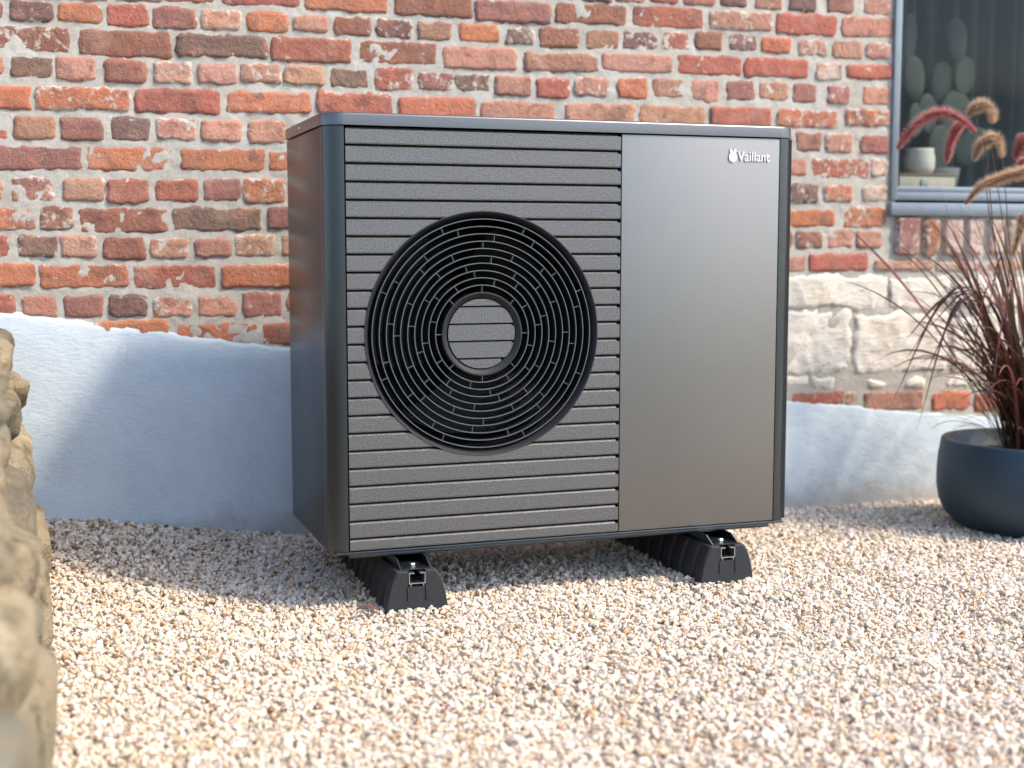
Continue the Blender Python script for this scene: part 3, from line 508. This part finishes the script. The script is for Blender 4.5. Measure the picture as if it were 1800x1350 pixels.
# badge: egg emblem and lettering
def text_mesh(s, size, depth):
    cu = bpy.data.curves.new('t', 'FONT'); cu.body = s; cu.size = size; cu.extrude = depth; cu.offset = size*.003; cu.space_character = 1.03
    o = bpy.data.objects.new('t', cu); C.objects.link(o); bpy.context.view_layer.update()
    m = bpy.data.meshes.new_from_object(o.evaluated_get(bpy.context.evaluated_depsgraph_get())); bpy.data.objects.remove(o); return m
tm = text_mesh('Vaillant', .028, .0012); tm.name = 'lettering'; tm.materials.clear(); tm.materials.append(WHITE)
co = np.empty(len(tm.vertices)*3); tm.vertices.foreach_get('co', co); co = co.reshape(-1, 3)
sx = .0815/(co[:, 0].max()-co[:, 0].min()); sz = .0215/(co[:, 1].max()-max(co[:, 1].min(), 0)); co[:, 0] = (co[:, 0]-co[:, 0].min())*sx; co[:, 1] *= sz
tm.vertices.foreach_set('co', co.ravel()); tm.update()
link('lettering', tm, fp, (.9495, -.0010, .8378), (math.pi/2, 0, 0))
def plate(name, pts, y0, y1, mat):
    n = len(pts); v = [(x, y0, z) for x, z in pts]+[(x, y1, z) for x, z in pts]
    return obj(name, v, [tuple(range(n)), tuple(range(n, 2*n))[::-1]]+[(i, (i+1) % n, n+(i+1) % n, n+i) for i in range(n)], mat, fp)
egg = [(.9368+.0098*math.cos(a)*(1-.10*math.sin(a)), .8475+.0125*math.sin(a)) for a in np.linspace(math.radians(68), math.radians(472), 40)]
egg += [(.9348, .8578), (.9322, .8645), (.9303, .8665), (.9296, .862), (.9300, .857)][::1] if False else []
plate('emblem', egg, -.0024, .0004, WHITE)
for s in (-1, 1):
    plate('emblem_ear', [(.9368+s*.0012, .857), (.9368+s*.0082, .8575), (.9368+s*.0076, .8635), (.9368+s*.0055, .8662), (.9368+s*.0032, .8625)], -.0022, .0002, WHITE)
plate('emblem_line', [(.9360, .852), (.9376, .852), (.9374, .840), (.9362, .840)], -.0028, -.0020, BADGE)
plate('emblem_line', [(.9335, .8562), (.9347, .8568), (.9372, .8515), (.9362, .8512)], -.0028, -.0020, BADGE)
plate('emblem_line', [(.9401, .8562), (.9389, .8568), (.9370, .8518), (.9380, .8515)], -.0029, -.0021, BADGE)
# steel brackets under the case
for cx in (.1735, .9085):
    y0, y1 = -.048, .47; h = .0285; V = []; F = []; w = .0335; t = .0022
    def fl(s):   # one flange, front edge cut on the slant
        xa, xb = cx+s*w, cx+s*(w-t); q = [(y0, -.0365), (y1, -.0365), (y1, -.018), (-.004, -.018), (-.016, -.0182), (y0, -.0345)]
        m = len(q); v = [(xa, y, z) for y, z in q]+[(xb, y, z) for y, z in q]
        return v, [tuple(range(m)), tuple(range(m, 2*m))[::-1]]+[(i, (i+1) % m, m+(i+1) % m, m+i) for i in range(m)]
    br = obj('bracket', *join([fl(-1), fl(1), box(cx-w+t, cx+w-t, y0, y1, -.0365, -.0345)]), DSTEEL, hp)
    v, f = lathe([(.0001, .0), (.0075, .0), (.0075, .005), (.0062, .0066), (.0001, .0066)], 6); link('bolt', mesh('bolt', v, f, STEEL), br, (cx, -.022, -.0344))

# ------------------------------------------------------------------ rubber feet
def foot(cx, label):
    ft = empty('support_foot', (cx, -.06, 0)); tag(ft, label, 'support foot', 'rubber feet under the heat pump')
    prof = [(.0695, -.03), (.0685, .012), (.064, .04), (.056, .068), (.049, .084), (.0435, .0925), (.040, .0935)]
    yy = [0, .004]; y = .012
    L = .60
    while y < L-.01: yy += [y, y+.02, y+.024, y+.04, y+.044]; y += .06
    yy = [q for q in yy if q < L-.004]+[L-.004, L]; V = []; F = []; n = 2*len(prof)+4
    for q in yy:
        ph = (q-.012) % .06; gr = .006 if (.022 <= ph <= .042) and .02 < q < L-.02 else 0
        e = .003 if q in (0, L) else 0
        half = [(x-e-gr*(1 if 1 <= i <= 4 else 0), z-(e if i > 3 else 0)) for i, (x, z) in enumerate(prof)]
        notch = [(.0195, half[-1][1]), (.0195, .0595), (-.0195, .0595), (-.0195, half[-1][1])]
        V += [(x, q, z) for x, z in half+notch+[(-x, z) for x, z in half[::-1]]]
    for j in range(len(yy)-1): F += [(j*n+i, j*n+(i+1) % n, (j+1)*n+(i+1) % n, (j+1)*n+i) for i in range(n)]
    F += [tuple(range(n)), tuple(range((len(yy)-1)*n, len(yy)*n))[::-1]]
    b = obj('rubber_block', V, F, RUBBER, ft)
    # shallow recess mark on the front: two ribs below the rail
    bevelled('recess_rib', box(-.0215, -.0185, -.002, .002, .03, .06), RUBBER, ft, .0006); bevelled('recess_rib', box(.0185, .0215, -.002, .002, .03, .06), RUBBER, ft, .0006)
    q = .0021; x = .0182; z0, z1 = .0655, .0895; V, F = join([box(-x, -x+q, -.001, L+.001, z0, z1), box(x-q, x, -.001, L+.001, z0, z1), box(-x+q, x-q, -.001, L+.001, z0, z0+q), box(-x+q, -.006, -.001, L+.001, z1-q, z1), box(.006, x-q, -.001, L+.001, z1-q, z1), box(-.0150, -.0128, -.001, L+.001, .0605, z0), box(.0128, .015, -.001, L+.001, .0605, z0)])
    obj('rail', V, F, STEEL, ft)
    return ft
foot(.1735, 'black rubber foot under the slatted fan end of the heat pump')
foot(.9085, 'black rubber foot under the smooth panel end of the heat pump')

# ------------------------------------------------------------------ dry stone wall on the left
dw = empty('stone_wall', (-.6, -.3, 0)); tag(dw, 'rough beige dry stone wall running back along the gravel', 'wall')
bm = bmesh.new(); bmesh.ops.create_icosphere(bm, subdivisions=4, radius=1); icoV = np.array([q.co[:] for q in bm.verts]); icoF = [tuple(w.index for w in q.verts) for q in bm.faces]; bm.free()
def rubble(x, y, z, dx, dy, dz, seed, col):
    p = np.sign(icoV)*np.abs(icoV)**.6
    for _ in range(14):
        nn_ = rng.normal(size=3); nn_ /= np.linalg.norm(nn_); p = p-np.maximum(p @ nn_-rng.uniform(.82, 1.12), 0)[:, None]*nn_
    k = np.array([[seed*2.3, seed*.9, seed*1.7]])
    r = 1+.12*fbm(icoV*1.3+k, 2)+.07*fbm(icoV*4+k, 5)+.05*np.abs(fbm(icoV*9+k, 7)); p = p*r[:, None]*np.array([[dx/2, dy/2, dz/2]])
    o = link('stone', mesh('stone', p, icoF, RUBBLE, True), dw, (x+.6, y+.3, z), (random.uniform(-.09, .09), random.uniform(-.07, .07), random.uniform(-.12, .12)))
    o.color = (*s2l(*random.choice([(156, 145, 122), (134, 129, 115), (192, 179, 154), (112, 107, 95), (166, 154, 130)])), 1)
z = -.03; k = 0
for hgt in (.25, .17, .14, .10):
    y = .70-random.uniform(0, .1)
    while y > -1.75:
        ln = random.uniform(.24, .55); topc = .60-.03*math.sin(y*5)
        if z+hgt*.5 < topc:
            xf = -.552-.115*max(z+hgt/2, 0)+random.uniform(-.014, .006); rubble(xf-.15, y-ln/2, z+hgt/2, .30, ln*.99, hgt*1.02, k, None)
        y -= ln; k += 1
    z += hgt*.96

# ------------------------------------------------------------------ planter and fountain grass
PX, PY = 2.005, .237
POT = m_plain('blue_grey_pot', (.012, .036, .056), .5, 0, .15, 160, .1)
pt = empty('plant_pot', (PX, PY, 0)); tag(pt, 'dark blue grey round planter bowl holding the purple grass', 'planter')
obj('bowl', *lathe([(0, -.01), (.12, -.01), (.17, .001), (.205, .018), (.23, .044), (.245, .078), (.2515, .115), (.252, .16), (.249, .20), (.243, .238), (.2415, .245), (.238, .248), (.222, .248), (.2195, .245), (.219, .2), (.20, .19)], 96), POT, pt, True)
so = obj('soil', *lathe([(0, .215), (.08, .212), (.15, .208), (.2185, .2)], 48), m_plain('soil', (.03, .022, .016), .95, 0, 1, 60, .4), pt, True)
pg = empty('fountain_grass', (PX, PY, .2)); tag(pg, 'purple fountain grass with fluffy pink and tan flower spikes in the bowl', 'grass plant')
LEAF, PLUME = m_leaf('purple_leaf', .3, .45), m_leaf('plume_fluff', .5, .8)
def col_mesh(name, V, F, cols, mat, parent, sm_=True):
    me = mesh(name, V, F, mat, sm_); a = me.color_attributes.new('leaf_col', 'FLOAT_COLOR', 'POINT'); a.data.foreach_set('color', np.concatenate([np.array(cols), np.ones((len(cols), 1))], 1).ravel().astype(np.float32))
    return link(name, me, parent)
def blade(base, az, ln, lean, droop, wid, col, V, F, Cc, n=12, twist=0):
    p = Vector(base); th = lean; hd = Vector((math.cos(az), math.sin(az), 0)); side0 = Vector((-math.sin(az), math.cos(az), 0)); b = len(V)
    for i in range(n+1):
        t = i/n; w = wid*min(1, 3.2*(1-t)**.8)*(.55+.45*min(1, t*4)); d = hd*math.sin(th)+Vector((0, 0, math.cos(th)))
        nrm = side0.cross(d); s = side0*math.cos(twist*t)+nrm*math.sin(twist*t)
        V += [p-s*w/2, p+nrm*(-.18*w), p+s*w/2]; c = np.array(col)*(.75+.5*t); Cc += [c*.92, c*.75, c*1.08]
        p = p+d*(ln/n); th += droop/n*(.35+1.3*t)
    for i in range(n):
        for q in (0, 1): F.append((b+3*i+q, b+3*i+q+1, b+3*i+4+q, b+3*i+3+q))
V, F, Cc = [], [], []
pal = [(.14, .04, .032), (.10, .036, .024), (.18, .045, .045), (.10, .062, .024), (.10, .08, .03), (.22, .075, .06), (.11, .05, .06)]
R_ = random.Random(11)
for i in range(340):
    a = R_.uniform(0, 2*math.pi); rr = R_.uniform(0, .075)*1.0
    tall = R_.random()
    ln = R_.uniform(.28, .55) if tall < .6 else R_.uniform(.5, .82); le = abs(R_.gauss(.15, .12)); dr = R_.uniform(.8, 2.5) if tall < .6 else R_.uniform(.25, 1.3)
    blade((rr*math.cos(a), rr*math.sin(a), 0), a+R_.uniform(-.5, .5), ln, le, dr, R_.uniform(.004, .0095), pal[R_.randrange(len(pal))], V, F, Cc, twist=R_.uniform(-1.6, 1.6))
def blade_to(tip, wid, col, lift=.16, n=14):
    tip = Vector(tip)-Vector((PX, PY, .2)); a = R_.uniform(0, 6.28); b0 = Vector((.05*math.cos(a)-.03, .05*math.sin(a), 0))
    pts = spline([b0, b0.lerp(tip, .18)+Vector((0, 0, lift*1.1)), b0.lerp(tip, .6)+Vector((0, 0, lift*1.25)), tip], n+1); b = len(V)
    for i, p in enumerate(pts):
        t = i/n; w = wid*min(1, 3*(1-t)**.8)*(.6+.4*min(1, t*4)); tg = (pts[min(i+1, n)]-pts[max(i-1, 0)]).normalized(); sd = tg.cross(Vector((.3, -.6, .74))).normalized(); nr = sd.cross(tg)
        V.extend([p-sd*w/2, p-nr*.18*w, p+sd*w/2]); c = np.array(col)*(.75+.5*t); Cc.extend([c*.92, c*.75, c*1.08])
    for i in range(n):
        for q in (0, 1): F.append((b+3*i+q, b+3*i+q+1, b+3*i+4+q, b+3*i+3+q))
for tip, lf_ in [((1.606, .337, .334), .3), ((1.635, .362, .657), .12), ((1.674, .307, .273), .3), ((1.797, .335, .934), .05), ((1.648, .336, .457), .24), ((1.741, .359, .98), .03), ((1.848, .269, .488), .3), ((1.69, .3, .55), .2), ((1.72, .25, .70), .1), ((1.62, .30, .52), .2), ((1.70, .33, .80), .08), ((1.78, .15, .30), .32), ((1.86, .05, .12), .4), ((1.75, .2, .40), .28), ((1.83, .3, .86), .06), ((1.66, .28, .40), .26)]:
    blade_to(tip, R_.uniform(.006, .0095), pal[R_.randrange(len(pal))], lf_)
for i in range(45):     # dry pale wisps low down
    a = R_.uniform(0, 2*math.pi); blade((.07*math.cos(a), .07*math.sin(a), 0), a, R_.uniform(.15, .32), R_.uniform(.3, .8), R_.uniform(1, 2.4), R_.uniform(.0015, .003), (.32, .2, .11), V, F, Cc, twist=1)
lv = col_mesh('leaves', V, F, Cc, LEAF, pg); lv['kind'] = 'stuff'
PL = [([(1.835, .305, 1.079), (1.801, .321, 1.112), (1.752, .34, 1.133), (1.699, .356, 1.112), (1.655, .367, 1.068), (1.634, .371, 1.036)], 'r', .0095),
 ([(1.839, .35, 1.11), (1.814, .357, 1.097), (1.791, .36, 1.046), (1.783, .358, 1.002)], 'r', .0085),
 ([(1.93, .361, 1.109), (1.932, .363, 1.141), (1.915, .371, 1.16), (1.89, .38, 1.157), (1.868, .385, 1.133)], 't', .0105),
 ([(1.92, .301, 1.012), (1.914, .308, 1.056), (1.894, .316, 1.067), (1.864, .324, 1.046), (1.847, .326, 1.009)], 't', .0105),
 ([(1.926, .188, .973), (1.905, .195, .97), (1.853, .211, .956), (1.794, .229, .928), (1.756, .238, .887)], 't', .010),
 ([(2.041, .351, 1.086), (2.032, .353, 1.067), (2.009, .355, 1.017)], 'r', .011), ([(1.998, .295, 1.015), (1.987, .297, .996), (1.969, .299, .955)], 'r', .010),
 ([(1.94, .224, .863), (1.931, .225, .838), (1.905, .225, .751)], 't', .010), ([(2.10, .25, 1.10), (2.13, .25, 1.16), (2.18, .24, 1.15), (2.21, .23, 1.09)], 'r', .01), ([(2.08, .33, 1.0), (2.11, .33, 1.06), (2.16, .33, 1.05)], 't', .01)]
org = Vector((PX, PY, .2))
for pi, (pts, kind, rad) in enumerate(PL):
    pts = [Vector(p)-org for p in pts]; path = spline(pts, 46); V, F, Cc = [], [], []
    core, tip = (((.46, .11, .125), (.92, .56, .52)) if kind == 'r' else ((.48, .30, .18), (.95, .80, .62)))
    v, f = tube(path, [rad*.42*math.sin(math.pi*min(1, .12+.86*i/45)**.8)+.0004 for i in range(46)], 7); V += v; F += f
    Cc += [np.array(core)*(.6+.8*R_.random()) for _ in v]
    L = len(path)
    for q in range(3200):
        t = R_.random(); i = min(int(t*(L-1)), L-2); p = path[i].lerp(path[i+1], t*(L-1)-i); tg = (path[i+1]-path[i]).normalized()
        a = tg.orthogonal().normalized(); ang = R_.uniform(0, 6.283); rd = a*math.cos(ang)+tg.cross(a)*math.sin(ang)
        d = (rd*1.0+tg*R_.uniform(.1, .8)).normalized(); env = math.sin(math.pi*min(1, .1+.88*t))**.5
        ln = rad*R_.uniform(1.2, 3.0)*env; s = d.cross(tg).normalized()*R_.uniform(.0006, .001); p0 = p+rd*rad*.25*env; b = len(V)
        V += [p0-s, p0+s, p0+d*ln]; F.append((b, b+1, b+2)); c = np.array(core)*R_.uniform(.8, 1.5); Cc += [c, c, np.array(tip)*R_.uniform(.85, 1.15)]
    o = col_mesh('flower_spike', V, F, Cc, PLUME, pg, False)
    # stalk down to the crown of the plant
    b0 = pts[0]; t0 = (pts[0]-pts[1]).normalized(); r0 = Vector((R_.uniform(-.05, .03), R_.uniform(-.03, .04), 0))
    st = spline([b0+Vector((0, 0, 0)), b0+t0*.035+Vector((0, 0, -.02)), b0*.62+r0*.3, r0], 18); v, f = tube(st, [.0009+.0008*i/17 for i in range(18)], 5)
    col_mesh('stalk', v, f, [np.array((.16, .09, .05)) if kind == 't' else np.array((.11, .05, .035)) for _ in v], LEAF, o)

# ------------------------------------------------------------------ loose gravel
N = 154000
ang = rng.uniform(0, 1, N)
x = rng.uniform(-.75, 2.55, N); y = rng.uniform(-1.41, .74, N)
rel = np.stack([x+.5587, y+2.7749], -1); dp = rel[:, 0]*fw.x+rel[:, 1]*fw.y; la = rel[:, 0]*rt.x+rel[:, 1]*rt.y     # keep the yard in front of the house that the view takes in, with a margin
ok = (np.abs(la) < dp*.378+.30) & (y < WY-.0192*(x-.6)+.0)
for cx in (.1735, .9085): ok &= ~((np.abs(x-cx) < .060) & (y > -.052) & (y < .532))
ok &= ~((x-PX)**2+(y-PY)**2 < .15**2)
x, y = x[ok], y[ok]; N = len(x)
dist = np.hypot(x+.5587, y+2.7749)
ib = bmesh.new(); bmesh.ops.create_icosphere(ib, subdivisions=1, radius=1); iV = np.array([q.co[:] for q in ib.verts]); iF = np.array([[w.index for w in q.verts] for q in ib.faces]); ib.free()
size = rng.lognormal(math.log(.0045), .30, N); size = np.clip(size, .0024, .009)
sc = size[:, None]*np.stack([rng.uniform(.9, 1.45, N), rng.uniform(.7, 1.05, N), rng.uniform(.5, .85, N)], -1)
vt = iV[None]*(1+rng.uniform(-.30, .30, (N, len(iV), 1)))*sc[:, None, :]
q = rng.normal(size=(N, 4)); q[:, 1:3] *= .55; q /= np.linalg.norm(q, axis=1)[:, None]; w, a, b, c = q.T
Rm = np.stack([1-2*(b*b+c*c), 2*(a*b-c*w), 2*(a*c+b*w), 2*(a*b+c*w), 1-2*(a*a+c*c), 2*(b*c-a*w), 2*(a*c-b*w), 2*(b*c+a*w), 1-2*(a*a+b*b)], -1).reshape(N, 3, 3)
vt = np.einsum('nij,nkj->nki', Rm, vt)
zz = gh(x, y)-.002+rng.uniform(-.004, .006, N)+size*.25
vt += np.stack([x, y, zz], -1)[:, None, :]
nv, nf = len(iV), len(iF); fc = (iF[None]+(np.arange(N)*nv)[:, None, None]).reshape(-1, 3)
me = bpy.data.meshes.new('gravel'); me.vertices.add(N*nv); me.vertices.foreach_set('co', vt.astype(np.float32).ravel())
me.loops.add(N*nf*3); me.loops.foreach_set('vertex_index', fc.astype(np.int32).ravel()); me.polygons.add(N*nf); me.polygons.foreach_set('loop_start', np.arange(0, N*nf*3, 3, dtype=np.int32))
me.update(calc_edges=True); me.materials.append(GRAVEL)
me.polygons.foreach_set('use_smooth', np.zeros(N*nf, bool))
pal = np.array([s2l(*c) for c in [(224, 210, 191), (232, 222, 208), (214, 196, 174), (212, 190, 162), (222, 211, 197), (198, 162, 124), (192, 178, 164), (208, 198, 187), (150, 120, 96)]])
pk = rng.choice(len(pal), N, p=[.28, .23, .19, .10, .09, .04, .03, .03, .01]); litter = rng.uniform(0, 1, N) < .16*smooth((.5-x)/.8)*smooth((y-.3)/.35); pk = np.where(litter, rng.choice([5, 8], N), pk)
cl = pal[pk]*rng.uniform(.84, 1.06, (N, 1)); cl[litter] *= .7
ca_ = me.color_attributes.new('stone_col', 'FLOAT_COLOR', 'POINT'); ca_.data.foreach_set('color', np.repeat(np.concatenate([cl, np.ones((N, 1))], 1), nv, 0).astype(np.float32).ravel())
gv = link('gravel', me); gv['kind'] = 'stuff'; gv['label'] = 'loose pale crushed limestone gravel'

# dry leaf lying by the left foot
V = []; F = []; n = 10
for i in range(n+1):
    t = i/n; w = .011*math.sin(math.pi*t)**.7; V += [(t*.05, -w, .006*math.sin(3*t)+.004), (t*.05, 0, .006*math.sin(3*t)), (t*.05, w, .006*math.sin(3*t)+.003)]
for i in range(n): F += [(3*i, 3*i+1, 3*i+4, 3*i+3), (3*i+1, 3*i+2, 3*i+5, 3*i+4)]
lf = obj('dry_leaf', V, F, m_plain('dead_leaf', (.13, .06, .04), .7), None, True, (.045, -.045, .016), (.1, .05, -.3), fix=False)
tag(lf, 'small reddish brown dry leaf lying on the gravel beside the rubber foot', 'leaf')

# thin dry twigs scattered on the gravel
TW = m_plain('dry_twig', (.12, .075, .045), .8)
for x, y, a, ln, where in [(.05, -.82, .5, .07, 'on the gravel at the bottom edge, nearest the camera'), (.42, -.55, -.4, .05, 'on the gravel in front of the fan grille'), (.86, -.55, .3, .06, 'on the gravel in front of the smooth panel'), (-.3, -.1, .2, .05, 'on the gravel between the stone wall and the heat pump'), (1.35, -.25, -.7, .05, 'on the gravel between the heat pump and the planter')]:
    pts = [(ln*(i/6-.5), .004*math.sin(i*1.3+x*9), .0015*math.sin(i*2)) for i in range(7)]; v, f = tube(pts, [.0013-.0001*i for i in range(7)], 6)
    o = obj('twig', v, f, TW, None, True, (x, y, float(gh(np.array([x]), np.array([y]))[0])+.0085), (0, .06, a))
    tag(o, 'thin dry twig '+where, 'twig', 'dry twigs on the gravel')
